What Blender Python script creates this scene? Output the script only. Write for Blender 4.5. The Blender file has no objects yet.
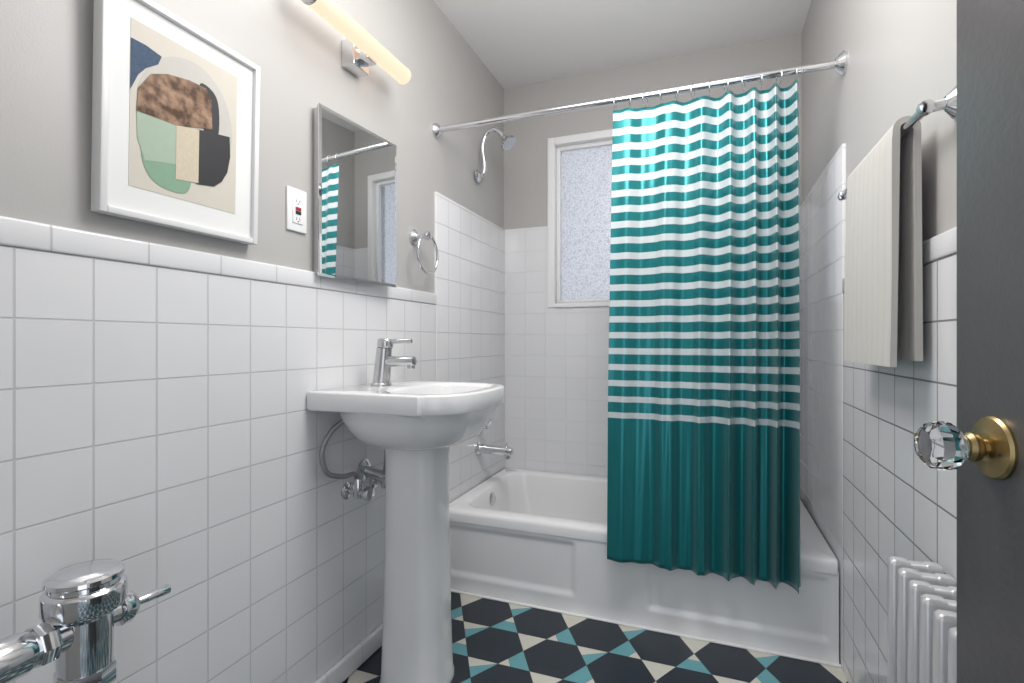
import bpy, bmesh, math, random
from mathutils import Vector, Matrix, Quaternion
random.seed(3)
S = bpy.context.scene
col = S.collection
try:
    S.view_settings.view_transform = 'Standard'
    S.view_settings.look = 'None'
except Exception as e:
    print(e)

# ------------------------------------------------------------------ materials
def new_mat(name):
    m = bpy.data.materials.new(name); m.use_nodes = True
    nt = m.node_tree
    return m, nt, nt.nodes['Principled BSDF']

def pmat(name, color, rough=0.5, metal=0.0, noise=0.0, nscale=8, bump=0.0, bscale=60, coat=0.0, sheen=0.0, spec=0.5):
    m, nt, b = new_mat(name)
    b.inputs['Base Color'].default_value = (*color, 1)
    b.inputs['Roughness'].default_value = rough
    b.inputs['Metallic'].default_value = metal
    b.inputs['Coat Weight'].default_value = coat
    b.inputs['Sheen Weight'].default_value = sheen
    b.inputs['Specular IOR Level'].default_value = spec
    geo = nt.nodes.new('ShaderNodeNewGeometry')
    if noise > 0:
        n = nt.nodes.new('ShaderNodeTexNoise'); n.inputs['Scale'].default_value = nscale
        n.inputs['Detail'].default_value = 4
        nt.links.new(geo.outputs['Position'], n.inputs['Vector'])
        mx = nt.nodes.new('ShaderNodeMix'); mx.data_type = 'RGBA'
        mx.inputs['A'].default_value = (*[c*(1-noise) for c in color], 1)
        mx.inputs['B'].default_value = (*[min(1, c*(1+noise)) for c in color], 1)
        nt.links.new(n.outputs['Fac'], mx.inputs['Factor'])
        nt.links.new(mx.outputs['Result'], b.inputs['Base Color'])
    if bump > 0:
        n = nt.nodes.new('ShaderNodeTexNoise'); n.inputs['Scale'].default_value = bscale
        n.inputs['Detail'].default_value = 3
        nt.links.new(geo.outputs['Position'], n.inputs['Vector'])
        bp = nt.nodes.new('ShaderNodeBump'); bp.inputs['Strength'].default_value = bump
        bp.inputs['Distance'].default_value = 0.002
        nt.links.new(n.outputs['Fac'], bp.inputs['Height'])
        nt.links.new(bp.outputs['Normal'], b.inputs['Normal'])
    return m

def tile_mat(name, ax, ou, ov, w, h, c1=(0.76,0.76,0.775), grout=(0.56,0.56,0.57), rough=0.12, mortar=0.0020, wave=0.22):
    m, nt, b = new_mat(name)
    N, L = nt.nodes, nt.links
    geo = N.new('ShaderNodeNewGeometry'); sep = N.new('ShaderNodeSeparateXYZ')
    L.new(geo.outputs['Position'], sep.inputs[0])
    a = N.new('ShaderNodeMath'); a.operation='ADD'; a.inputs[1].default_value = ou
    c = N.new('ShaderNodeMath'); c.operation='ADD'; c.inputs[1].default_value = ov
    L.new(sep.outputs[ax], a.inputs[0]); L.new(sep.outputs['Z'], c.inputs[0])
    cmb = N.new('ShaderNodeCombineXYZ'); L.new(a.outputs[0], cmb.inputs['X']); L.new(c.outputs[0], cmb.inputs['Y'])
    br = N.new('ShaderNodeTexBrick'); br.offset = 0; br.squash = 1
    br.inputs['Scale'].default_value = 1; br.inputs['Brick Width'].default_value = w
    br.inputs['Row Height'].default_value = h; br.inputs['Mortar Size'].default_value = mortar
    br.inputs['Mortar Smooth'].default_value = 0.35; br.inputs['Bias'].default_value = 0
    br.inputs['Color1'].default_value = (*c1,1); br.inputs['Color2'].default_value = (*[x*0.97 for x in c1],1)
    br.inputs['Mortar'].default_value = (*grout,1)
    L.new(cmb.outputs[0], br.inputs['Vector']); L.new(br.outputs['Color'], b.inputs['Base Color'])
    rr = N.new('ShaderNodeMapRange'); rr.inputs['To Min'].default_value = rough; rr.inputs['To Max'].default_value = 0.7
    L.new(br.outputs['Fac'], rr.inputs['Value']); L.new(rr.outputs[0], b.inputs['Roughness'])
    inv = N.new('ShaderNodeMath'); inv.operation='SUBTRACT'; inv.inputs[0].default_value = 1
    L.new(br.outputs['Fac'], inv.inputs[1])
    bp = N.new('ShaderNodeBump'); bp.inputs['Strength'].default_value = 0.6; bp.inputs['Distance'].default_value = 0.002
    L.new(inv.outputs[0], bp.inputs['Height'])
    no = N.new('ShaderNodeTexNoise'); no.inputs['Scale'].default_value = 14; no.inputs['Detail'].default_value = 1
    L.new(geo.outputs['Position'], no.inputs['Vector'])
    bp2 = N.new('ShaderNodeBump'); bp2.inputs['Strength'].default_value = wave; bp2.inputs['Distance'].default_value = 0.004
    L.new(no.outputs['Fac'], bp2.inputs['Height']); L.new(bp.outputs[0], bp2.inputs['Normal'])
    L.new(bp2.outputs[0], b.inputs['Normal'])
    return m

P = 0.1188
M_paint = pmat('wall_paint', (0.455,0.443,0.43), 0.42, bump=0.10, bscale=220, noise=0.02, nscale=3)
M_ceil = pmat('ceiling_paint', (0.80,0.795,0.785), 0.6, bump=0.10, bscale=150)
M_tileY = tile_mat('white_wall_tile_side', 'Y', 0.565, 0.0752, P, P)
M_tileR = tile_mat('white_wall_tile_right', 'Y', 0.565, 0.0752, P, P, grout=(0.22,0.22,0.23), mortar=0.0024, wave=0.12)
M_tileX = tile_mat('white_wall_tile_end', 'X', 0.34, 0.0752, P, P, grout=(0.70,0.70,0.71), mortar=0.0014)
M_capY = tile_mat('bullnose_tile', 'Y', -0.554+0.1688*5, 10-1.2315, 0.1688, 0.2)
M_base = tile_mat('cove_tile', 'Y', 0.45, 0.03, 0.1688, 0.4)
M_white = pmat('white_gloss_enamel', (0.84,0.84,0.845), 0.12, coat=0.3, noise=0.01)
M_porc = pmat('porcelain', (0.77,0.77,0.775), 0.1, coat=0.4, noise=0.01)
M_trim = pmat('white_trim_paint', (0.84,0.84,0.84), 0.35, noise=0.01)
M_chrome = pmat('chrome', (0.72,0.73,0.75), 0.10, 1.0, noise=0.02, nscale=30)
M_brnick = pmat('brushed_nickel', (0.55,0.55,0.56), 0.25, 1.0, noise=0.05, nscale=60)
M_hose = pmat('braided_hose', (0.35,0.35,0.37), 0.35, 0.8, bump=0.8, bscale=500)
M_brass = pmat('antique_brass', (0.36,0.27,0.13), 0.34, 1.0, noise=0.12, nscale=40)
M_door = pmat('charcoal_door_paint', (0.078,0.074,0.076), 0.34, noise=0.18, nscale=5, bump=0.3, bscale=90)
M_dark = pmat('floor_tile_charcoal', (0.016,0.024,0.036), 0.35, noise=0.2, nscale=20)
M_cream = pmat('floor_tile_cream', (0.64,0.62,0.54), 0.4, noise=0.05, nscale=20)
M_teal = pmat('floor_tile_teal', (0.13,0.36,0.40), 0.4, noise=0.08, nscale=20)
M_grout = pmat('floor_grout', (0.10,0.10,0.10), 0.8, noise=0.1)
M_black = pmat('black_gap', (0.02,0.02,0.02), 0.6, noise=0.1)
M_red = pmat('red_button', (0.4,0.02,0.02), 0.4, noise=0.05)
M_rad = pmat('radiator_paint', (0.62,0.62,0.63), 0.28, 0.35, noise=0.03)

M_mirror, nt, b = new_mat('mirror_glass')
b.inputs['Base Color'].default_value=(0.80,0.82,0.82,1); b.inputs['Metallic'].default_value=1; b.inputs['Roughness'].default_value=0.015

M_lamp, nt, b = new_mat('lamp_diffuser')
b.inputs['Base Color'].default_value=(0.08,0.07,0.06,1)
b.inputs['Emission Color'].default_value=(1,0.68,0.48,1); b.inputs['Emission Strength'].default_value=1.2

M_kglass, nt, b = new_mat('cut_glass')
b.inputs['Base Color'].default_value=(0.95,0.97,0.98,1); b.inputs['Transmission Weight'].default_value=1
b.inputs['Roughness'].default_value=0.02; b.inputs['IOR'].default_value=1.5

# frosted window glass
M_frost, nt, b = new_mat('pebbled_window_glass')
N, L = nt.nodes, nt.links
out = N['Material Output']
geo = N.new('ShaderNodeNewGeometry')
vo = N.new('ShaderNodeTexVoronoi'); vo.inputs['Scale'].default_value = 130
L.new(geo.outputs['Position'], vo.inputs['Vector'])
bp = N.new('ShaderNodeBump'); bp.inputs['Strength'].default_value=0.4; bp.inputs['Distance'].default_value=0.003
L.new(vo.outputs['Distance'], bp.inputs['Height'])
cr = N.new('ShaderNodeValToRGB')
cr.color_ramp.elements[0].position=0.10; cr.color_ramp.elements[0].color=(0.56,0.56,0.575,1)
cr.color_ramp.elements[1].position=0.8; cr.color_ramp.elements[1].color=(0.36,0.37,0.39,1)
L.new(vo.outputs['Distance'], cr.inputs[0])
tr = N.new('ShaderNodeBsdfTranslucent')
L.new(cr.outputs[0], tr.inputs['Color']); L.new(bp.outputs[0], tr.inputs['Normal'])
rf = N.new('ShaderNodeBsdfRefraction'); rf.inputs['Roughness'].default_value=0.22; rf.inputs['IOR'].default_value=1.2
L.new(cr.outputs[0], rf.inputs['Color']); L.new(bp.outputs[0], rf.inputs['Normal'])
gl = N.new('ShaderNodeBsdfGlossy'); gl.inputs['Roughness'].default_value=0.2
L.new(bp.outputs[0], gl.inputs['Normal'])
m1 = N.new('ShaderNodeMixShader'); m1.inputs[0].default_value=0.6
m2 = N.new('ShaderNodeMixShader'); m2.inputs[0].default_value=0.07
L.new(tr.outputs[0], m1.inputs[1]); L.new(rf.outputs[0], m1.inputs[2])
L.new(m1.outputs[0], m2.inputs[1]); L.new(gl.outputs[0], m2.inputs[2])
L.new(m2.outputs[0], out.inputs['Surface'])

# ------------------------------------------------------------------ geometry helpers
def mesh_obj(name, verts, faces, mats, smooth=True, angle=35, fmi=None):
    me = bpy.data.meshes.new(name)
    me.from_pydata([tuple(v) for v in verts], [], faces)
    me.update()
    if not isinstance(mats, (list, tuple)): mats = [mats]
    for m in mats: me.materials.append(m)
    if fmi:
        for p, i in zip(me.polygons, fmi): p.material_index = i
    bm = bmesh.new(); bm.from_mesh(me)
    bmesh.ops.recalc_face_normals(bm, faces=bm.faces); bm.to_mesh(me); bm.free()
    if smooth:
        me.shade_smooth(); me.set_sharp_from_angle(angle=math.radians(angle))
    o = bpy.data.objects.new(name, me); col.objects.link(o)
    return o

def box(name, lo, hi, mat, bevel=0.0, seg=3):
    bm = bmesh.new()
    bmesh.ops.create_cube(bm, size=1)
    c = [(lo[i]+hi[i])/2 for i in range(3)]; d = [abs(hi[i]-lo[i]) for i in range(3)]
    for v in bm.verts: v.co = Vector((c[0]+v.co.x*d[0], c[1]+v.co.y*d[1], c[2]+v.co.z*d[2]))
    if bevel > 0:
        bmesh.ops.bevel(bm, geom=bm.edges[:], offset=bevel, segments=seg, affect='EDGES', profile=0.5)
    me = bpy.data.meshes.new(name); bm.to_mesh(me); bm.free()
    me.materials.append(mat)
    if bevel > 0:
        me.shade_smooth(); me.set_sharp_from_angle(angle=math.radians(40))
    o = bpy.data.objects.new(name, me); col.objects.link(o)
    return o

def loft(name, rings, mat, cap0=True, cap1=True, angle=35):
    n = len(rings[0]); V = []; F = []
    for r in rings: V += list(r)
    for k in range(len(rings)-1):
        for i in range(n):
            j = (i+1) % n
            F.append((k*n+i, k*n+j, (k+1)*n+j, (k+1)*n+i))
    if cap0: F.append(tuple(range(n-1, -1, -1)))
    if cap1: F.append(tuple((len(rings)-1)*n+i for i in range(n)))
    return mesh_obj(name, V, F, mat, angle=angle)

def lathe(name, prof, org, axis, mat, n=40, angle=35, roll=0):
    q = Vector(axis).normalized().to_track_quat('Z', 'Y'); org = Vector(org)
    rings = []
    for r, h in prof:
        r = max(r, 0.0003)
        rings.append([org + q @ Vector((r*math.cos(2*math.pi*i/n+roll), r*math.sin(2*math.pi*i/n+roll), h)) for i in range(n)])
    return loft(name, rings, mat, angle=angle)

def cyl(name, a, b, r, mat, n=32, r2=None, bev=0.0):
    a = Vector(a); b = Vector(b); L_ = (b-a).length
    r2 = r if r2 is None else r2
    if bev > 0: prof = [(r-bev,0),(r-bev*0.3,bev*0.3),(r,bev),(r2,L_-bev),(r2-bev*0.3,L_-bev*0.3),(r2-bev,L_)]
    else: prof = [(r,0),(r2,L_)]
    return lathe(name, prof, a, b-a, mat, n)

def smooth_path(pts, sub=8, closed=False):
    pts = [Vector(p) for p in pts]; out_ = []
    n = len(pts); rng = n if closed else n-1
    for i in range(rng):
        if closed: p0,p1,p2,p3 = pts[(i-1)%n],pts[i],pts[(i+1)%n],pts[(i+2)%n]
        else: p0,p1,p2,p3 = pts[max(i-1,0)],pts[i],pts[i+1],pts[min(i+2,n-1)]
        for k in range(sub):
            t = k/sub
            out_.append(0.5*((2*p1)+(-p0+p2)*t+(2*p0-5*p1+4*p2-p3)*t*t+(-p0+3*p1-3*p2+p3)*t**3))
    if not closed: out_.append(pts[-1])
    return out_

def tube(name, pts, r, mat, n=14, sub=8, closed=False, smooth_=True):
    p = smooth_path(pts, sub, closed) if smooth_ else [Vector(x) for x in pts]
    m = len(p); rings = []
    def tan(i):
        if closed: return (p[(i+1)%m]-p[(i-1)%m]).normalized()
        return (p[min(i+1,m-1)]-p[max(i-1,0)]).normalized()
    t0 = tan(0); up = Vector((0,0,1)) if abs(t0.z)<0.9 else Vector((1,0,0))
    nn = (up - t0*up.dot(t0)).normalized()
    for i in range(m):
        t = tan(i); nn = (nn - t*nn.dot(t)).normalized(); bb = t.cross(nn)
        rings.append([p[i]+nn*r*math.cos(2*math.pi*k/n)+bb*r*math.sin(2*math.pi*k/n) for k in range(n)])
    if closed:
        V=[];F=[]
        for g in rings: V+=g
        for k in range(m):
            kk=(k+1)%m
            for i in range(n):
                j=(i+1)%n; F.append((k*n+i,k*n+j,kk*n+j,kk*n+i))
        return mesh_obj(name,V,F,mat)
    return loft(name, rings, mat)

def torus(name, c, normal, R, r, mat):
    q = Vector(normal).normalized().to_track_quat('Z','Y')
    return tube(name, [Vector(c)+q@Vector((R*math.cos(a),R*math.sin(a),0)) for a in [2*math.pi*i/40 for i in range(40)]], r, mat, n=12, closed=True, smooth_=False)

def group(name, parts):
    lo = Vector((1e9,)*3); hi = Vector((-1e9,)*3)
    for p in parts:
        for v in p.data.vertices:
            for i in range(3):
                lo[i]=min(lo[i],v.co[i]); hi[i]=max(hi[i],v.co[i])
    c = Vector(((lo.x+hi.x)/2,(lo.y+hi.y)/2,lo.z))
    e = bpy.data.objects.new(name, None); e.empty_display_size=0.05; e.location=c; col.objects.link(e)
    for p in parts:
        p.parent = e; p.location = -c
    return e

W = 1.52; YB = 2.75; ZC = 2.54; TT = 0.008
# ------------------------------------------------------------------ room shell
group('wall_left', [
    box('plaster', (-0.12,-0.12,0), (0,YB+0.12,ZC), M_paint),
    box('wainscot_tile', (-0.01,-0.1,0), (TT,1.94,1.2315), M_tileY),
    box('bullnose_row', (-0.01,-0.1,1.2315), (TT+0.004,1.94,1.281), M_capY, 0.006),
    box('surround_tile', (-0.01,1.94,0), (TT+0.002,YB,1.72), M_tileY, 0.0015),
])
group('wall_right', [
    box('plaster', (W,-0.12,0), (W+0.12,YB+0.12,ZC), M_paint),
    box('wainscot_tile', (W-TT,0.0,0), (W+0.01,1.94,1.2315), M_tileR),
    box('bullnose_row', (W-TT-0.003,0.0,1.2315), (W+0.01,1.94,1.281), M_capY, 0.006),
    box('surround_tile', (W-TT-0.0012,1.94,0), (W+0.01,YB,1.72), M_tileY, 0.001),
])
wx0, wx1, wz0, wz1 = 0.305, 1.345, 1.285, 2.175
group('wall_back', [
    box('plaster_left', (0,YB,0), (wx0,YB+0.14,ZC), M_paint),
    box('plaster_right', (wx1,YB,0), (W,YB+0.14,ZC), M_paint),
    box('plaster_top', (wx0,YB,wz1), (wx1,YB+0.14,ZC), M_paint),
    box('plaster_bottom', (wx0,YB,0), (wx1,YB+0.14,wz0), M_paint),
    box('tile_left', (TT,YB-TT,0), (wx0-0.01,YB+0.01,1.72), M_tileX),
    box('tile_right', (wx1+0.01,YB-TT,0), (W-TT,YB+0.01,1.72), M_tileX),
    box('tile_under', (wx0-0.01,YB-TT,0), (wx1+0.01,YB+0.01,wz0-0.01), M_tileX),
])
group('wall_front', [
    box('plaster_left', (0,-0.14,0), (0.66,-0.02,ZC), M_paint),
    box('plaster_top', (0.66,-0.14,2.2), (W,-0.02,ZC), M_paint),
])
box('ceiling', (-0.12,-0.14,ZC), (W+0.12,YB+0.14,ZC+0.1), M_ceil)
group('baseboard_left', [box('cove', (TT,-0.02,0), (TT+0.02,1.96,0.07), M_base, 0.008),])

# floor: trihexagonal encaustic tiles
R = 0.111; V=[]; F=[]; MI=[]
def poly(pts, mi, inset=0.0007):
    c = sum((Vector(p) for p in pts), Vector((0,0)))/len(pts)
    base = len(V)
    for p in pts:
        d = Vector(p)-c; q = c + d*(1-inset/ d.length*1.3)
        V.append((q.x,q.y,0.0))
    F.append(tuple(range(base, base+len(pts)))); MI.append(mi)
def hp(c,a,s=1.0): return Vector((c[0]+s*R*math.cos(math.radians(a)), c[1]+s*R*math.sin(math.radians(a))))
for j in range(-16,3):
    for i in range(-3,8):
        c = Vector((0.279+2*R*i+(R if j%2 else 0), 1.862+math.sqrt(3)*R*j))
        poly([hp(c,a) for a in range(0,360,60)], 0)
        A = hp(c,0); B = hp(c,60); C = Vector((c.x+1.5*R, c.y+math.sin(math.radians(60))*R))
        B2 = hp(c,-60); C2 = Vector((c.x+1.5*R, c.y-math.sin(math.radians(60))*R))
        k=(i+2*j)%3
        tri=[A,B2,C2]; a_,b_,c_=tri[k],tri[(k+1)%3],tri[(k+2)%3]
        d=b_.lerp(a_,0.60); e=c_.lerp(a_,0.60)
        poly([b_,d,e,c_],2); poly([d,a_,e],1)
        if (i+j)%2==0:
            m_=A.lerp(B,0.5); poly([A,C,m_],2); poly([m_,C,B],1)
        else: poly([A,C,B],1)
fl = mesh_obj('tiles', V, F, [M_dark,M_cream,M_teal], smooth=False, fmi=MI)
bm = bmesh.new(); bm.from_mesh(fl.data)
for co,no in (((0,0,0),(-1,0,0)),((W,0,0),(1,0,0)),((0,-1.0,0),(0,-1,0)),((0,YB,0),(0,1,0))):
    bmesh.ops.bisect_plane(bm, geom=bm.verts[:]+bm.edges[:]+bm.faces[:], plane_co=co, plane_no=no, clear_outer=True)
bm.normal_update()
for f in bm.faces:
    if f.normal.z<0: f.normal_flip()
bm.to_mesh(fl.data); bm.free()
group('floor', [fl, box('grout_bed', (-0.12,-1.0,-0.1), (W+0.12,YB+0.14,-0.0008), M_grout)])

# ------------------------------------------------------------------ window
yg = YB+0.05
parts = [
    box('casing_left', (0.267,YB-0.014,1.262), (wx0+0.004,YB+0.06,2.21), M_trim, 0.004),
    box('casing_right', (wx1-0.004,YB-0.014,1.262), (wx1+0.038,YB+0.06,2.21), M_trim, 0.004),
    box('casing_top', (wx0+0.004,YB-0.014,2.168), (wx1-0.004,YB+0.06,2.21), M_trim, 0.004),
    box('casing_sill', (wx0+0.004,YB-0.02,1.262), (wx1-0.004,YB+0.06,1.285), M_trim, 0.004),
    box('sash_left', (wx0+0.004,YB+0.025,1.285), (wx0+0.026,YB+0.06,2.168), M_trim, 0.003),
    box('sash_right', (wx1-0.026,YB+0.025,1.285), (wx1-0.004,YB+0.06,2.168), M_trim, 0.003),
    box('sash_top', (wx0+0.026,YB+0.025,2.146), (wx1-0.026,YB+0.06,2.168), M_trim, 0.003),
    box('sash_bottom', (wx0+0.026,YB+0.025,1.285), (wx1-0.026,YB+0.06,1.305), M_trim, 0.003),
    box('stile_middle', (0.81,YB+0.03,1.305), (0.84,YB+0.06,2.146), M_trim, 0.003),
]
gp = mesh_obj('glass_pane', [(wx0+0.02,yg,1.30),(wx1-0.02,yg,1.30),(wx1-0.02,yg,2.15),(wx0+0.02,yg,2.15)], [(0,1,2,3)], M_frost, smooth=False)
parts.append(gp)
group('window_1', parts)

# ------------------------------------------------------------------ bathtub
parts=[]
tx0,tx1,ty0,ty1,tz = TT+0.005, W-TT-0.005, 1.965, YB-TT-0.002, 0.345
def rrect(x0,x1,y0,y1,r,z,n=28):
    pts=[]
    for (cx,cy,a0) in ((x1-r,y1-r,0),(x0+r,y1-r,90),(x0+r,y0+r,180),(x1-r,y0+r,270)):
        for k in range(n):
            a=math.radians(a0+90*k/(n-1)); pts.append(Vector((cx+r*math.cos(a),cy+r*math.sin(a),z)))
    return pts
rings=[rrect(tx0,tx1,ty0+0.012,ty1,0.008,0.295)]
for dx,z in ((0.0,0.300),(0.0,0.33),(0.004,0.340),(0.012,0.345)):
    rings.append(rrect(tx0+dx*0.3,tx1-dx*0.3,ty0+dx,ty1-dx*0.3,0.010,z))
for dx,dy0,dy1,r,z in ((0.055,0.075,0.05,0.09,0.345),(0.062,0.083,0.057,0.10,0.342),(0.070,0.090,0.064,0.10,0.330),(0.082,0.100,0.072,0.10,0.25),
                   (0.10,0.115,0.085,0.11,0.15),(0.125,0.135,0.11,0.12,0.09),(0.17,0.18,0.15,0.12,0.06),(0.25,0.25,0.22,0.1,0.052)):
    rings.append(rrect(tx0+dx,tx1-dx*1.4,ty0+dy0,ty1-dy1,r,z))
parts.append(loft('basin_and_rim', rings, M_white, cap0=False, angle=60))
nx,nz=260,60; V=[];F=[]
def ss(a,b,x):
    t=min(1,max(0,(x-a)/(b-a))); return t*t*(3-2*t)
for k in range(nz+1):
    z=0.31*k/nz
    for i in range(nx+1):
        x=tx0+(tx1-tx0)*i/nx
        def pan(a,b): return ss(a,a+0.03,x)*(1-ss(b-0.03,b,x))*ss(0.06,0.09,z)*(1-ss(0.26,0.29,z))
        y=ty0+0.004+0.009*max(pan(0.03,0.62),pan(0.88,1.49)) + 0.004*(1-ss(0.0,0.05,z))*-1
        V.append((x,y,z))
for k in range(nz):
    for i in range(nx):
        a=k*(nx+1)+i; F.append((a,a+1,a+nx+2,a+nx+1))
parts.append(mesh_obj('apron', V, F, M_white, angle=60))
parts.append(lathe('overflow_plate', [(0.032,0),(0.032,0.004),(0.026,0.008),(0.008,0.010),(0.0,0.010)], (tx0+0.078,2.36,0.285), (1,0,0.12), M_chrome))
parts.append(lathe('drain', [(0.03,0),(0.03,0.003),(0.0,0.004)], (0.33,2.36,0.053), (0,0,1), M_chrome))
group('bathtub', parts)
box('trim_1', (TT,1.952,0.0), (W-TT,1.966,0.006), M_trim, 0.002)

# tub spout, valve, shower
xw = TT+0.004; ys=2.365
group('tub_spout', [
    lathe('flange', [(0.034,0),(0.034,0.006),(0.026,0.016)], (xw,ys,0.532), (1,0,0), M_chrome),
    lathe('spout_body', [(0.024,0.0),(0.024,0.03),(0.023,0.06),(0.023,0.12),(0.024,0.155),(0.020,0.172),(0.010,0.178)], (xw+0.01,ys,0.532), (1,0,-0.03), M_chrome),
    cyl('nozzle', (xw+0.158,ys,0.525), (xw+0.158,ys,0.492), 0.018, M_chrome),
    cyl('diverter', (xw+0.155,ys,0.54), (xw+0.155,ys,0.572), 0.006, M_chrome, bev=0.002),
])
group('shower_valve', [
    lathe('escutcheon', [(0.05,0),(0.05,0.004),(0.042,0.012),(0.025,0.018)], (xw,ys,0.65), (1,0,0), M_chrome),
    cyl('stem', (xw+0.01,ys,0.65), (xw+0.06,ys,0.65), 0.018, M_chrome, bev=0.003),
    tube('lever', [(xw+0.05,ys,0.65),(xw+0.07,ys-0.01,0.675),(xw+0.085,ys-0.02,0.71)], 0.010, M_chrome),
])
hd = Vector((0.6,-0.1,-0.75)).normalized(); hc=Vector((0.150,ys,2.095))
group('shower_head', [
    lathe('flange', [(0.034,0),(0.033,0.004),(0.018,0.014)], (xw,ys,1.915), (1,0,0), M_chrome),
    tube('arm', [(xw,ys,1.915),(xw+0.03,ys,1.925),(xw+0.035,ys,1.98),(xw+0.025,ys,2.06),(xw+0.045,ys,2.12),(xw+0.085,ys,2.14),(xw+0.115,ys,2.125),(0.150,ys,2.095)], 0.011, M_chrome),
    lathe('head', [(0.012,0),(0.016,0.01),(0.014,0.020),(0.028,0.030),(0.040,0.042),(0.042,0.052),(0.038,0.056),(0.0,0.057)], hc, hd, M_brnick),
])

# ------------------------------------------------------------------ curtain rod + curtain
yr, zr = 1.945, 1.986
parts=[cyl('rod', (0.006,yr,zr),(W-0.006,yr,zr),0.0125,M_chrome),
       lathe('flange_left',[(0.03,0),(0.03,0.008),(0.02,0.02),(0.014,0.024)],(0.0,yr,zr),(1,0,0),M_chrome),
       lathe('flange_right',[(0.036,0),(0.036,0.008),(0.024,0.022),(0.016,0.03)],(W,yr,zr),(-1,0,0),M_chrome)]
group('curtain_rod', parts)

M_curt, nt, b = new_mat('striped_satin')
N,L=nt.nodes,nt.links
sep=N.new('ShaderNodeSeparateXYZ')
uvn=N.new('ShaderNodeUVMap'); uvn.uv_map='UVMap'
L.new(uvn.outputs[0],sep.inputs[0])   # V = cloth height from hem in metres
def mth(op,a=None,b_=None):
    n=N.new('ShaderNodeMath'); n.operation=op
    for k,x in ((0,a),(1,b_)):
        if x is None: continue
        if isinstance(x,(int,float)): n.inputs[k].default_value=x
        else: L.new(x,n.inputs[k])
    return n.outputs[0]
zz = sep.outputs['Y']
BND=0.525   # solid band height
ph = mth('FRACT', mth('DIVIDE', mth('SUBTRACT', zz, BND), 0.0585))
frac = N.new('ShaderNodeMapRange'); frac.inputs['From Min'].default_value=BND; frac.inputs['From Max'].default_value=1.7
frac.inputs['To Min'].default_value=0.36; frac.inputs['To Max'].default_value=0.48
L.new(zz,frac.inputs['Value'])
isw = mth('MULTIPLY', mth('LESS_THAN', ph, frac.outputs[0]), mth('GREATER_THAN', zz, BND))
mx=N.new('ShaderNodeMix'); mx.data_type='RGBA'
mx.inputs['A'].default_value=(0.006,0.185,0.20,1); mx.inputs['B'].default_value=(0.50,0.55,0.57,1)
L.new(isw,mx.inputs['Factor']); L.new(mx.outputs['Result'],b.inputs['Base Color'])
L.new(mth('SUBTRACT',0.5,mth('MULTIPLY',isw,0.45)), b.inputs['Metallic'])
L.new(mth('ADD',0.28,mth('MULTIPLY',isw,0.15)), b.inputs['Roughness'])
b.inputs['Sheen Weight'].default_value=0.1
b.inputs['Specular IOR Level'].default_value=0.6

nu,nv=720,110; V=[];F=[];UV=[]
ztop,zbot=1.945,0.268
for k in range(nv+1):
    v=k/nv            # 0 bottom 1 top
    for i in range(nu+1):
        u=i/nu
        ph_=2*math.pi*(2.1*u+4.4*u*u)+0.5
        drift=0.30*math.sin(2.3*(1-v)+5*u)+0.2*math.sin(4.1*(1-v)-3*u)
        amp=(0.010+0.018*ss(0.15,0.7,u))*(0.78+0.50*ss(0,1,(1-v)*1.2))
        amp*=1+0.22*math.sin(7*u+1.0)
        s0=math.sin(ph_+drift); sn=s0*(1.25-0.25*s0*s0)
        fine=0.0045*math.sin(2.7*ph_+2*(1-v)+1)*(0.2+0.8*(1-v)) + 0.0012*math.sin(41*u+5*v)
        y=yr-0.006-0.044*min(1,(1-v)*1.6) - amp*sn - fine
        x=0.765+0.625*u + 0.20*amp*math.cos(ph_+drift) - 0.016*(1-v)*(1-u) + 0.004*(1-v)*u
        z=zbot+(ztop-zbot)*v
        # hem lifts a little where folds come forward
        z+= (0.004*(sn*amp/0.03)-0.006*u)*(1-v)**2 - 0.004*(0.5-0.5*math.cos(2*math.pi*11*u))*v**12
        V.append((x,y,z)); UV.append((u,(ztop-zbot)*v))
for k in range(nv):
    for i in range(nu):
        a=k*(nu+1)+i; F.append((a,a+1,a+nu+2,a+nu+1))
me=bpy.data.meshes.new('shower_curtain'); me.from_pydata(V,[],F)
ul=me.uv_layers.new(name='UVMap')
for l in me.loops: ul.data[l.index].uv=UV[l.vertex_index]
me.materials.append(M_curt); me.shade_smooth()
cur=bpy.data.objects.new('cloth',me); col.objects.link(cur)
sd=cur.modifiers.new('thick','SOLIDIFY'); sd.thickness=0.0012
parts=[cur]
for i in range(12):
    u=0.012+0.976*i/11
    x=0.765+0.625*u
    parts.append(torus('ring_%d'%(i+1),(x,yr,zr-0.012),(1,0.25*math.sin(i*2.1),0),0.0265,0.0016,M_chrome))
group('shower_curtain', parts)

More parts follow.
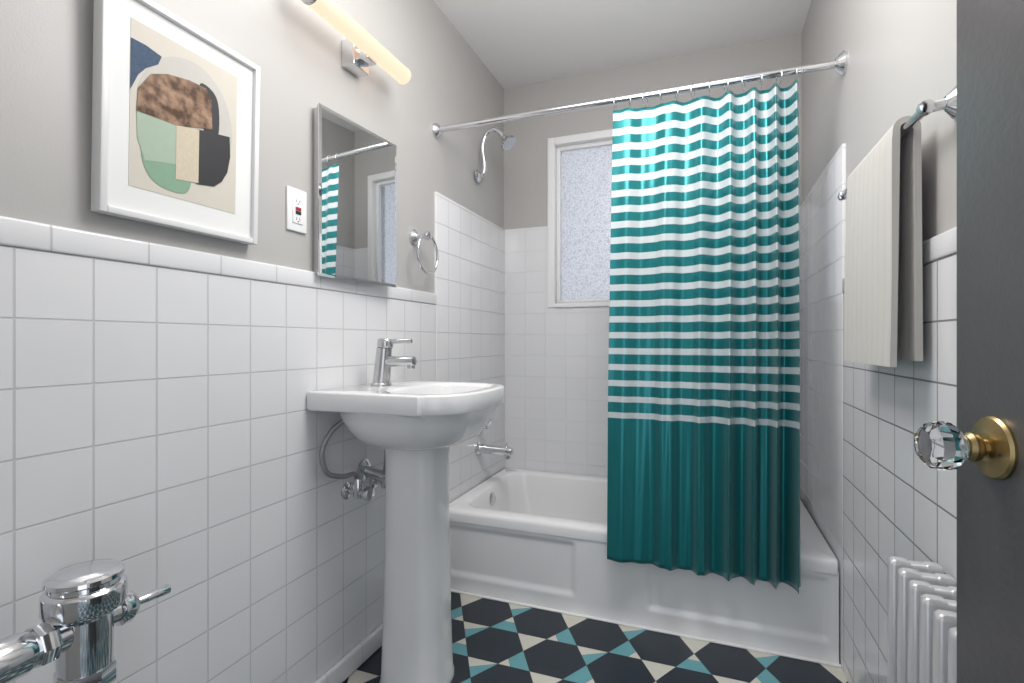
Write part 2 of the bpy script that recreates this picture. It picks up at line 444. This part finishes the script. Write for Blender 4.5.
# ------------------------------------------------------------------ pedestal sink
yc=1.410; hw=0.240; zt=0.93
def inside(x,y):
    if x<0.012 or abs(y-yc)>=hw: return False
    if x<0.372: return True
    return ((x-0.26)/0.232)**3.1+(abs(y-yc)/(hw-0.002))**3.1<1 or (x<0.384)
C0=Vector((0.25,yc)); NN=240
def outline():
    res=[]
    for k in range(NN):
        a=2*math.pi*k/NN; lo,hi=0,0.7
        for _ in range(30):
            m=(lo+hi)/2
            if inside(C0.x+m*math.cos(a),C0.y+m*math.sin(a)): lo=m
            else: hi=m
        res.append(lo)
    return res
OL=outline()
def oring(s,z,add=0.0,xmin=0.012):
    pts=[]
    for k in range(NN):
        a=2*math.pi*k/NN; r=OL[k]*s+add
        pts.append(Vector((max(C0.x+r*math.cos(a),xmin),C0.y+r*math.sin(a),z)))
    return pts
def sring(z,hx,hy,cx,p):
    pts=[]
    for k in range(NN):
        a=2*math.pi*k/NN; c_,s_=math.cos(a),math.sin(a); e=2/p
        pts.append(Vector((cx+hx*math.copysign(abs(c_)**e,c_),yc+hy*math.copysign(abs(s_)**e,s_),z)))
    return pts
def iring(s,z): return sring(z,0.122*s,0.185*s,0.330,3.4)
def mixr(a,b_,t,z): return [Vector((p.x*(1-t)+q.x*t,p.y*(1-t)+q.y*t,z)) for p,q in zip(a,b_)]
core=sring(0.75,0.10,0.10,0.235,2.0)
bowl=sring(0.87,0.226,0.230,0.254,3.0)
full=oring(1,0)
rings=[core]
for t,z in ((0.93,0.751),(0.78,0.755),(0.62,0.762),(0.46,0.774),(0.32,0.792),(0.20,0.815),(0.10,0.840),(0.03,0.864)):
    rings.append(mixr(bowl,core,t,z))
rings += [mixr(full,bowl,0.55,0.872), oring(1,0.874,add=-0.006), oring(1,0.876,add=-0.002), oring(1,0.880), oring(1,zt-0.006), oring(1,zt-0.002,add=-0.002), oring(1,zt,add=-0.006)]
rings += [iring(1.04,zt), iring(1.0,zt-0.003), iring(0.97,zt-0.012), iring(0.93,zt-0.05), iring(0.85,zt-0.085), iring(0.68,zt-0.11), iring(0.4,zt-0.122), iring(0.12,zt-0.126)]
sparts=[loft('basin', rings, M_porc, angle=45)]
def dring(z,hx,hy,cx):
    pts=[]
    for k in range(64):
        a=2*math.pi*k/64; c_,s_=math.cos(a),math.sin(a); e=2/3.2
        pts.append(Vector((cx+hx*math.copysign(abs(c_)**e,c_),yc+hy*math.copysign(abs(s_)**e,s_),z)))
    return pts
sparts.append(loft('pedestal', [dring(0,0.104,0.105,0.237),dring(0.02,0.104,0.105,0.237),dring(0.03,0.100,0.101,0.237),dring(0.2,0.095,0.096,0.237),dring(0.5,0.089,0.091,0.237),dring(0.70,0.088,0.090,0.237),dring(0.775,0.094,0.093,0.238)], M_porc, angle=50))
sparts.append(lathe('drain_ring',[(0.026,0),(0.026,0.003),(0.0,0.004)],(0.335,yc,zt-0.127),(0,0,1),M_chrome))
xs=TT
pv=sparts
for (yy,zz_,nm) in ((1.352,0.592,'a'),(1.50,0.585,'b')):
    pv.append(lathe('escutcheon_'+nm,[(0.028,0),(0.027,0.004),(0.014,0.012)],(xs,yy,zz_),(1,0,0),M_chrome))
    pv.append(cyl('pipe_'+nm,(xs,yy,zz_),(xs+0.07,yy,zz_),0.010,M_chrome))
    pv.append(cyl('valve_body_'+nm,(xs+0.045,yy,zz_-0.018),(xs+0.045,yy,zz_+0.045),0.015,M_chrome,bev=0.003))
    pv.append(cyl('valve_knob_'+nm,(xs+0.07,yy,zz_),(xs+0.095,yy,zz_),0.022,M_chrome,n=10,bev=0.003))
pv.append(tube('hose_a',[(xs+0.045,1.352,0.63),(xs+0.045,1.335,0.655),(xs+0.045,1.28,0.66),(xs+0.035,1.22,0.685),(xs+0.03,1.205,0.75),(xs+0.04,1.24,0.81),(xs+0.07,1.30,0.85)],0.0078,M_hose))
pv.append(tube('hose_b',[(xs+0.045,1.50,0.625),(xs+0.05,1.50,0.70),(xs+0.06,1.48,0.80),(xs+0.07,1.46,0.86)],0.0075,M_hose))
pv.append(tube('trap',[(0.16,yc+0.02,0.62),(0.06,yc+0.03,0.63),(xs,yc+0.03,0.64)],0.018,M_chrome))
pv.append(lathe('trap_flange',[(0.036,0),(0.035,0.005),(0.02,0.014)],(xs,yc+0.03,0.64),(1,0,0),M_chrome))
group('pedestal_sink', sparts)
# faucet
fx=0.10
group('sink_faucet', [
    lathe('base',[(0.033,0),(0.033,0.006),(0.029,0.010)],(fx,yc,zt),(0,0,1),M_brnick),
    lathe('body',[(0.028,0.0),(0.0265,0.05),(0.0245,0.112),(0.0245,0.118),(0.018,0.122)],(fx,yc,zt+0.006),(0.10,0,1),M_brnick),
    cyl('spout',(fx+0.005,yc,zt+0.078),(fx+0.125,yc,zt+0.081),0.018,M_brnick,r2=0.0155,bev=0.003),
    cyl('aerator',(fx+0.113,yc,zt+0.078),(fx+0.113,yc,zt+0.058),0.012,M_brnick),
    lathe('handle_hub',[(0.024,0),(0.0255,0.004),(0.025,0.022),(0.021,0.028),(0.0,0.029)],(fx+0.014,yc,zt+0.125),(0.10,0,1),M_brnick),
    cyl('lever',(fx+0.012,yc,zt+0.143),(fx+0.115,yc,zt+0.146),0.007,M_brnick,bev=0.002),
])

# ------------------------------------------------------------------ flush valve
fx_,fy_,fz_=0.17,0.518,0.635
group('flush_valve', [
    lathe('cap',[(0.046,0.648),(0.052,0.652),(0.054,0.658),(0.054,0.684),(0.050,0.689),(0.047,0.690),(0.047,0.697),(0.051,0.700),(0.050,0.706),(0.042,0.711),(0.025,0.714),(0.0,0.715)],(fx_,fy_,0),(0,0,1),M_chrome,n=56),
    lathe('body',[(0.030,0.545),(0.035,0.55),(0.036,0.60),(0.036,0.640),(0.044,0.649),(0.046,0.652)],(fx_,fy_,0),(0,0,1),M_chrome,n=56),
    lathe('coupling_nut',[(0.038,0.525),(0.040,0.528),(0.040,0.556),(0.038,0.559)],(fx_,fy_,0),(0,0,1),M_chrome,n=8),
    cyl('flush_tube',(fx_,fy_,0.02),(fx_,fy_,0.53),0.024,M_chrome),
    lathe('spud_flange',[(0.05,0.0),(0.05,0.006),(0.03,0.03)],(fx_,fy_,0.0),(0,0,1),M_chrome),
    cyl('outlet_left',(fx_,fy_,fz_-0.01),(fx_,fy_-0.075,fz_-0.01),0.023,M_chrome),
    lathe('nut_left',[(0.029,0),(0.031,0.003),(0.031,0.020),(0.029,0.023)],(fx_,fy_-0.045,fz_-0.01),(0,-1,0),M_chrome,n=8),
    lathe('stop_body',[(0.026,0.0),(0.030,0.01),(0.031,0.05),(0.036,0.055),(0.036,0.085),(0.030,0.092),(0.0,0.094)],(fx_,fy_-0.072,fz_-0.01),(0,-1,0),M_chrome),
    cyl('supply_pipe',(xs,fy_-0.105,fz_-0.01),(fx_,fy_-0.105,fz_-0.01),0.022,M_chrome),
    lathe('wall_flange',[(0.055,0),(0.054,0.006),(0.03,0.016)],(xs,fy_-0.105,fz_-0.01),(1,0,0),M_chrome),
    lathe('handle_socket',[(0.020,0.0),(0.020,0.045),(0.027,0.047),(0.027,0.060),(0.021,0.070),(0.010,0.078)],(fx_,fy_,fz_-0.01),(0,1,0),M_chrome),
    cyl('handle',(fx_,fy_+0.072,fz_-0.012),(fx_,fy_+0.134,fz_-0.014),0.0065,M_chrome,r2=0.009,bev=0.002),
])

# ------------------------------------------------------------------ framed art (leans slightly off the wall)
M_frame=pmat('frame_white',(0.74,0.74,0.74),0.3,noise=0.01)
M_mat=pmat('mat_board',(0.78,0.78,0.77),0.7,noise=0.01)
M_print=pmat('print_paper',(0.60,0.56,0.49),0.7,noise=0.03,nscale=30)
Mn=pmat('ink_navy',(0.035,0.07,0.13),0.7,noise=0.45,nscale=160)
Mb,nt,b=new_mat('ink_brown')
n1=nt.nodes.new('ShaderNodeTexNoise'); n1.inputs['Scale'].default_value=45; n1.inputs['Detail'].default_value=6
g1=nt.nodes.new('ShaderNodeNewGeometry'); nt.links.new(g1.outputs['Position'],n1.inputs['Vector'])
cr=nt.nodes.new('ShaderNodeValToRGB'); cr.color_ramp.elements[0].position=0.38; cr.color_ramp.elements[0].color=(0.07,0.03,0.012,1)
cr.color_ramp.elements[1].position=0.72; cr.color_ramp.elements[1].color=(0.42,0.26,0.17,1)
nt.links.new(n1.outputs['Fac'],cr.inputs[0]); nt.links.new(cr.outputs[0],b.inputs['Base Color']); b.inputs['Roughness'].default_value=0.7
Mg1=pmat('ink_sage',(0.36,0.45,0.35),0.7,noise=0.06,nscale=60)
Mg2=pmat('ink_mint',(0.22,0.36,0.25),0.7,noise=0.06,nscale=60)
Mk=pmat('ink_black',(0.018,0.018,0.022),0.6,noise=0.2)
Mc=pmat('ink_sand',(0.58,0.50,0.38),0.7,noise=0.12,nscale=120)
Mgr=pmat('ink_pale',(0.52,0.50,0.46),0.7,noise=0.05,nscale=60)
fy0,fy1,fz0,fz1=0.620,0.981,1.320,1.768
parts=[]
def lb(name,u0,u1,v0,v1,w0,w1,mat,bev=0.0):
    return box(name,(w0,u0,v0),(w1,u1,v1),mat,bev)
fw=0.014
parts.append(lb('frame_left',fy0,fy0+fw,fz0,fz1,0,0.028,M_frame,0.002))
parts.append(lb('frame_right',fy1-fw,fy1,fz0,fz1,0,0.028,M_frame,0.002))
parts.append(lb('frame_top',fy0+fw,fy1-fw,fz1-fw,fz1,0,0.028,M_frame,0.002))
parts.append(lb('frame_bottom',fy0+fw,fy1-fw,fz0,fz0+fw,0,0.028,M_frame,0.002))
parts.append(lb('mat_board',fy0+fw,fy1-fw,fz0+fw,fz1-fw,0.004,0.018,M_mat))
ay0,ay1,az0,az1=0.676,0.921,1.384,1.715
parts.append(lb('print',ay0,ay1,az0,az1,0.016,0.0188,M_print))
def rnd(pts,sub=6): return smooth_path([(p[0],p[1],0) for p in pts],sub,True)
def art(name,pts,mat,lay,soft=True):
    p=rnd(pts) if soft else [Vector((a,b_,0)) for a,b_ in pts]
    vs=[(0.0190+0.0002*lay, ay0+(ay1-ay0)*min(1,max(0,q.x)), az0+(az1-az0)*min(1,max(0,q.y))) for q in p]
    parts.append(mesh_obj(name,vs,[tuple(range(len(vs)))],mat,smooth=False))
art('shape_pale',[(0.06,0.52),(0.10,0.70),(0.30,0.88),(0.6,0.93),(0.85,0.80),(0.95,0.55),(0.85,0.30),(0.6,0.2),(0.3,0.2),(0.1,0.3)],Mgr,1)
art('shape_navy',[(0,0.88),(0.12,0.88),(0.25,0.86),(0.22,0.80),(0.12,0.74),(0.06,0.68),(0.0,0.57)],Mn,2,False)
art('shape_black_band',[(0.6,0.81),(0.74,0.80),(0.80,0.70),(0.79,0.5),(0.66,0.48),(0.64,0.6)],Mk,2)
art('shape_mint',[(0.10,0.25),(0.15,0.10),(0.30,0.04),(0.50,0.06),(0.52,0.25),(0.3,0.32)],Mg2,3)
art('shape_sage',[(0.05,0.48),(0.40,0.50),(0.40,0.22),(0.12,0.18),(0.06,0.3)],Mg1,4,False)
art('shape_bowl',[(0.58,0.50),(0.92,0.54),(0.93,0.40),(0.90,0.28),(0.84,0.20),(0.76,0.15),(0.58,0.13)],Mk,5,False)
art('shape_sand',[(0.385,0.47),(0.60,0.50),(0.60,0.14),(0.385,0.12)],Mc,6,False)
art('shape_brown',[(0.05,0.46),(0.06,0.60),(0.16,0.72),(0.30,0.77),(0.50,0.80),(0.66,0.80),(0.72,0.74),(0.73,0.54),(0.40,0.47)],Mb,7,False)
ang=math.radians(1.3)
for p in parts:
    for v in p.data.vertices:
        w=v.co.x; h=v.co.z-fz0
        v.co.x=0.003+w*math.cos(ang)+h*math.sin(ang); v.co.z=fz0+h*math.cos(ang)-w*math.sin(ang)
group('framed_artwork', parts)

# ------------------------------------------------------------------ mirror (cabinet door slightly ajar)
my0,my1,mz0,mz1=1.200,1.562,1.267,1.775
def mr(o,ang=-math.radians(4.3)):
    p=Vector((0.03,my0,0)); Rm=Matrix.Rotation(ang,3,'Z')
    for v in o.data.vertices: v.co=p+Rm@(v.co-p)
    return o
bw=0.010
def mring(ins,x): return [Vector((x,my0+ins,mz0+ins)),Vector((x,my1-ins,mz0+ins)),Vector((x,my1-ins,mz1-ins)),Vector((x,my0+ins,mz1-ins))]
mg=loft('glass',[mring(0,0.028),mring(0,0.031),mring(bw,0.0322)],M_mirror,angle=1)
bk=box('door_backing',(0.020,my0+0.003,mz0+0.003),(0.0279,my1-0.003,mz1-0.003),M_brnick)
cb=box('cabinet_lip',(0.0,my0+0.008,mz0+0.008),(0.017,my1-0.01,mz1-0.008),M_brnick)
group('wall_mirror',[mr(mg),mr(bk),cb])

# ------------------------------------------------------------------ vanity light
lx,lz=0.095,2.012; ly0,ly1=1.085,1.555
group('vanity_light', [
    cyl('diffuser',(lx,ly0+0.012,lz),(lx,ly1-0.012,lz),0.028,M_lamp,n=40,bev=0.004),
    cyl('end_cap_near',(lx,ly0,lz),(lx,ly0+0.012,lz),0.0295,M_brnick,n=40,bev=0.002),
    cyl('end_cap_far',(lx,ly1-0.012,lz),(lx,ly1,lz),0.0292,M_lamp,n=40,bev=0.003),
    box('wall_plate',(0.0,1.335,1.955),(0.050,1.415,2.04),M_chrome,0.003),
    box('bracket',(0.046,1.35,1.975),(0.09,1.40,2.01),M_chrome,0.003),
])
# ------------------------------------------------------------------ outlet
oy,oz=1.141,1.447
parts=[box('plate',(0,oy-0.037,oz-0.061),(0.007,oy+0.037,oz+0.061),M_trim,0.003),
       box('insert',(0.005,oy-0.019,oz-0.038),(0.0095,oy+0.019,oz+0.038),M_trim,0.001),
       box('button_test',(0.009,oy-0.010,oz-0.001),(0.0115,oy+0.010,oz+0.008),M_red,0.0005),
       box('button_reset',(0.009,oy-0.010,oz-0.012),(0.0115,oy+0.010,oz-0.003),M_black,0.0005)]
for s in (-1,1):
    for d in (-0.006,0.006):
        parts.append(box('slot',(0.009,oy+d-0.001,oz+s*0.025-0.004),(0.0098,oy+d+0.001,oz+s*0.025+0.004),M_black))
    parts.append(box('ground',(0.009,oy-0.002,oz+s*0.025-0.009),(0.0098,oy+0.002,oz+s*0.025-0.006),M_black))
group('gfci_outlet', parts)
# ------------------------------------------------------------------ towel ring
ty=1.766
group('towel_ring', [
    lathe('flange',[(0.030,0),(0.030,0.008),(0.022,0.014),(0.013,0.022)],(0,ty,1.492),(1,0,0),M_chrome),
    cyl('post',(0.01,ty,1.492),(0.068,ty,1.492),0.010,M_chrome),
    lathe('knuckle',[(0.006,0),(0.015,0.004),(0.017,0.014),(0.015,0.024),(0.006,0.028)],(0.054,ty,1.492),(1,0,0),M_chrome),
    torus('ring',(0.068,ty,1.418),(1,0,0),0.076,0.0055,M_chrome),
])
# ------------------------------------------------------------------ towel bar + towel
bx,bz=1.470,1.503; by0,by1=1.145,1.75
parts=[tube('bar',[(bx,by0,bz),(bx,by1,bz)],0.0085,M_chrome,smooth_=False)]
for y_ in (by0,by1):
    parts.append(lathe('flange_%d'%(y_>1.4),[(0.028,0),(0.028,0.007),(0.018,0.016),(0.012,0.022)],(W,y_,bz+0.004),(-1,0,0),M_chrome))
    parts.append(cyl('post_%d'%(y_>1.4),(W-0.01,y_,bz+0.004),(bx+0.0,y_,bz),0.010,M_chrome,bev=0.002))
    parts.append(lathe('knuckle_%d'%(y_>1.4),[(0.004,0),(0.012,0.003),(0.0135,0.012),(0.012,0.021),(0.004,0.024)],(bx,y_-0.012,bz),(0,1,0),M_chrome))
group('towel_bar', parts)
M_tow,nt,b=new_mat('channel_towel')
N,L=nt.nodes,nt.links
b.inputs['Base Color'].default_value=(0.50,0.485,0.455,1); b.inputs['Roughness'].default_value=0.95; b.inputs['Sheen Weight'].default_value=0.2
g=N.new('ShaderNodeNewGeometry'); sp=N.new('ShaderNodeSeparateXYZ'); L.new(g.outputs['Position'],sp.inputs[0])
w1=mth('ABSOLUTE',mth('SINE',mth('MULTIPLY',sp.outputs['Y'],math.pi/0.040)))
w2=mth('POWER',w1,0.25)
nz_=N.new('ShaderNodeTexNoise'); nz_.inputs['Scale'].default_value=600; L.new(g.outputs['Position'],nz_.inputs['Vector'])
hsum=mth('ADD',w2,mth('MULTIPLY',nz_.outputs['Fac'],0.12))
bp=N.new('ShaderNodeBump'); bp.inputs['Strength'].default_value=0.7; bp.inputs['Distance'].default_value=0.004
L.new(hsum,bp.inputs['Height']); L.new(bp.outputs[0],b.inputs['Normal'])
def ushape(zf, zb, xo, xi, arc=14):
    pts=[]
    for k in range(24): pts.append((xo-0.006*(1-k/24), zf+(bz-zf)*k/24))
    for k in range(arc+1):
        a=math.pi-math.pi*k/arc
        rx=(xi-xo)/2; pts.append(((xo+xi)/2+rx*math.cos(a), bz+0.0165*math.sin(a)+0.001))
    for k in range(24): pts.append((xi+0.003*(k+1)/24, bz-(bz-zb)*(k+1)/24))
    return pts
prof=ushape(1.022,1.035,bx-0.0170,bx+0.0170)
th=0.0065; ny=50; V=[];F=[]
npf=len(prof)
def nrm(i):
    a=prof[max(i-1,0)]; c=prof[min(i+1,npf-1)]; dx,dz=c[0]-a[0],c[1]-a[1]; l=math.hypot(dx,dz); return (-dz/l,dx/l)
tw0,tw1=1.238,1.60
for j in range(ny+1):
    y=tw0+(tw1-tw0)*j/ny
    loop=[]
    for i in range(npf):
        nx_,nz2=nrm(i); wv=0.0015*math.sin(9*prof[i][1]+8*y)
        loop.append((prof[i][0]+nx_*th+wv*(1 if i<24 else 0),y,prof[i][1]+nz2*th))
    for i in range(npf-1,-1,-1):
        nx_,nz2=nrm(i); loop.append((prof[i][0]-nx_*th*0.9,y,prof[i][1]-nz2*th*0.9))
    V+=loop
n=2*npf
for j in range(ny):
    for i in range(n):
        k=(i+1)%n; F.append((j*n+i,j*n+k,(j+1)*n+k,(j+1)*n+i))
for i in range(npf-1):
    F.append((i,i+1,n-2-i,n-1-i)); o_=ny*n; F.append((o_+i,o_+i+1,o_+n-2-i,o_+n-1-i))
mesh_obj('bath_towel',V,F,M_tow,angle=60)

# ------------------------------------------------------------------ radiator
parts=[]
rx0,rx1=1.420,1.500; zt_=0.662; pit=0.052
ysec=[1.165-pit*i for i in range(7)]
for s,y in enumerate(ysec):
    def slab(nm,xc,hx,hy,z0,z1):
        rr=[]
        for z,sc in ((z0,0.6),(z0+0.004,0.92),(z0+0.010,1),(z1-0.010,1),(z1-0.004,0.92),(z1,0.7)):
            ring=[]
            for k in range(24):
                a=2*math.pi*k/24; c_,s_=math.cos(a),math.sin(a)
                ring.append(Vector((xc+hx*sc*math.copysign(abs(c_)**0.5,c_),y+hy*sc*math.copysign(abs(s_)**0.5,s_),z)))
            rr.append(ring)
        return loft(nm,rr,M_rad,angle=50)
    parts.append(slab('column_front_%d'%s,rx0+0.016,0.018,0.013,0.07,zt_))
    parts.append(slab('column_back_%d'%s,rx1-0.014,0.016,0.013,0.07,zt_-0.002))
    parts.append(box('web_top_%d'%s,(rx0+0.010,y-0.012,zt_-0.055),(rx1-0.010,y+0.012,zt_-0.003),M_rad,0.007))
    parts.append(box('web_bottom_%d'%s,(rx0+0.012,y-0.012,0.085),(rx1-0.012,y+0.012,0.14),M_rad,0.007))
parts.append(cyl('hub_top',(1.4625,ysec[-1],zt_-0.045),(1.4625,ysec[0]+0.024,zt_-0.045),0.016,M_rad))
parts.append(cyl('hub_bottom',(1.4625,ysec[-1],0.11),(1.4625,ysec[0]+0.024,0.11),0.016,M_rad))
for y in (ysec[0],ysec[-1]):
    parts.append(cyl('foot',(rx0+0.02,y,0.0),(rx0+0.02,y,0.09),0.012,M_rad,r2=0.011))
    parts.append(cyl('foot_back',(rx1-0.014,y,0.0),(rx1-0.014,y,0.09),0.011,M_rad))
group('radiator', parts)

# ------------------------------------------------------------------ door
phi=math.radians(8); E=Vector((1.387,0.801,0))     # free edge, room-side face
v=Vector((-math.sin(phi),math.cos(phi),0)); nrmD=Vector((-math.cos(phi),-math.sin(phi),0))  # face normal into room
wd=0.72; thk=0.030; Hd=E-v*wd
def dslab(name,u0,u1,z0,z1,w0,w1,mat,bev=0):
    o=box(name,(u0,w0,z0),(u1,w1,z1),mat,bev)
    for vv in o.data.vertices:
        c=vv.co.copy(); vv.co=Hd+v*c.x+nrmD*c.y+Vector((0,0,c.z))
    return o
rc=E-v*0.070; zk=0.954
rc=Vector((rc.x,rc.y,zk))
kd=nrmD
k0=-0.012
parts=[dslab('slab',0,wd,0.012,2.13,-thk,0,M_door,0.0015),
       lathe('rosette',[(0.0355,0),(0.0355,0.003),(0.033,0.006),(0.022,0.008),(0.018,0.009),(0.0155,0.010)],rc,kd,M_brass,n=48),
       lathe('shank',[(0.010,0.008),(0.010,0.014),(0.0145,0.017),(0.0165,0.021),(0.0165,0.025),(0.013,0.029),(0.013,0.032)],rc,kd,M_brass),
       lathe('glass_knob',[(0.012,0.043+k0),(0.018,0.046+k0),(0.0265,0.055+k0),(0.0285,0.065+k0),(0.0265,0.075+k0),(0.019,0.083+k0),(0.0,0.0845+k0)],rc,kd,M_kglass,n=12,angle=5),
       lathe('knob_core',[(0.010,0.0435+k0),(0.010,0.050+k0),(0.004,0.053+k0),(0.0,0.054+k0)],rc,kd,M_chrome),
       lathe('latch_screw',[(0.0035,0),(0.003,0.0015),(0.0,0.002)],rc-v*0.020+Vector((0,0,-0.004))+kd*0.0065,kd,M_black,n=12)]
for i,z in enumerate((0.25,1.10,1.90)):
    parts.append(cyl('hinge_%d'%i,tuple(Hd+nrmD*0.006+Vector((0,0,z))),tuple(Hd+nrmD*0.006+Vector((0,0,z+0.09))),0.006,M_brass))
group('door_1', parts)

# ------------------------------------------------------------------ camera
cam=bpy.data.cameras.new('camera'); co=bpy.data.objects.new('camera',cam); col.objects.link(co)
cam.sensor_width=36; cam.lens=36*510/1024; cam.clip_start=0.01
co.location=(1.09,0,1.074); co.rotation_euler=(math.radians(90),0,math.radians(20.7))
S.camera=co

# ------------------------------------------------------------------ light
w=bpy.data.worlds.new('sky'); S.world=w; w.use_nodes=True
bg=w.node_tree.nodes['Background']; bg.inputs[0].default_value=(0.88,0.92,1.0,1); bg.inputs[1].default_value=1.6
def area(name,loc,rot,sx,sy,e,colr=(1,1,1)):
    l=bpy.data.lights.new(name,'AREA'); l.shape='RECTANGLE'; l.size=sx; l.size_y=sy; l.energy=e; l.color=colr
    o=bpy.data.objects.new(name,l); col.objects.link(o); o.location=loc; o.rotation_euler=rot
area('ceiling_fill',(0.80,1.15,2.50),(0,0,0),0.9,0.9,11,(1,0.99,0.97))  # added area fill above the view, stands for no actual fixture
l=bpy.data.lights.new('upper_fill','POINT'); l.energy=27; l.shadow_soft_size=0.22; l.color=(1,0.98,0.96)  # added unseen point fill, lifts the ceiling and upper walls; no pendant hangs here
o=bpy.data.objects.new('upper_fill',l); col.objects.link(o); o.location=(0.86,1.2,2.10)
print('DONE')
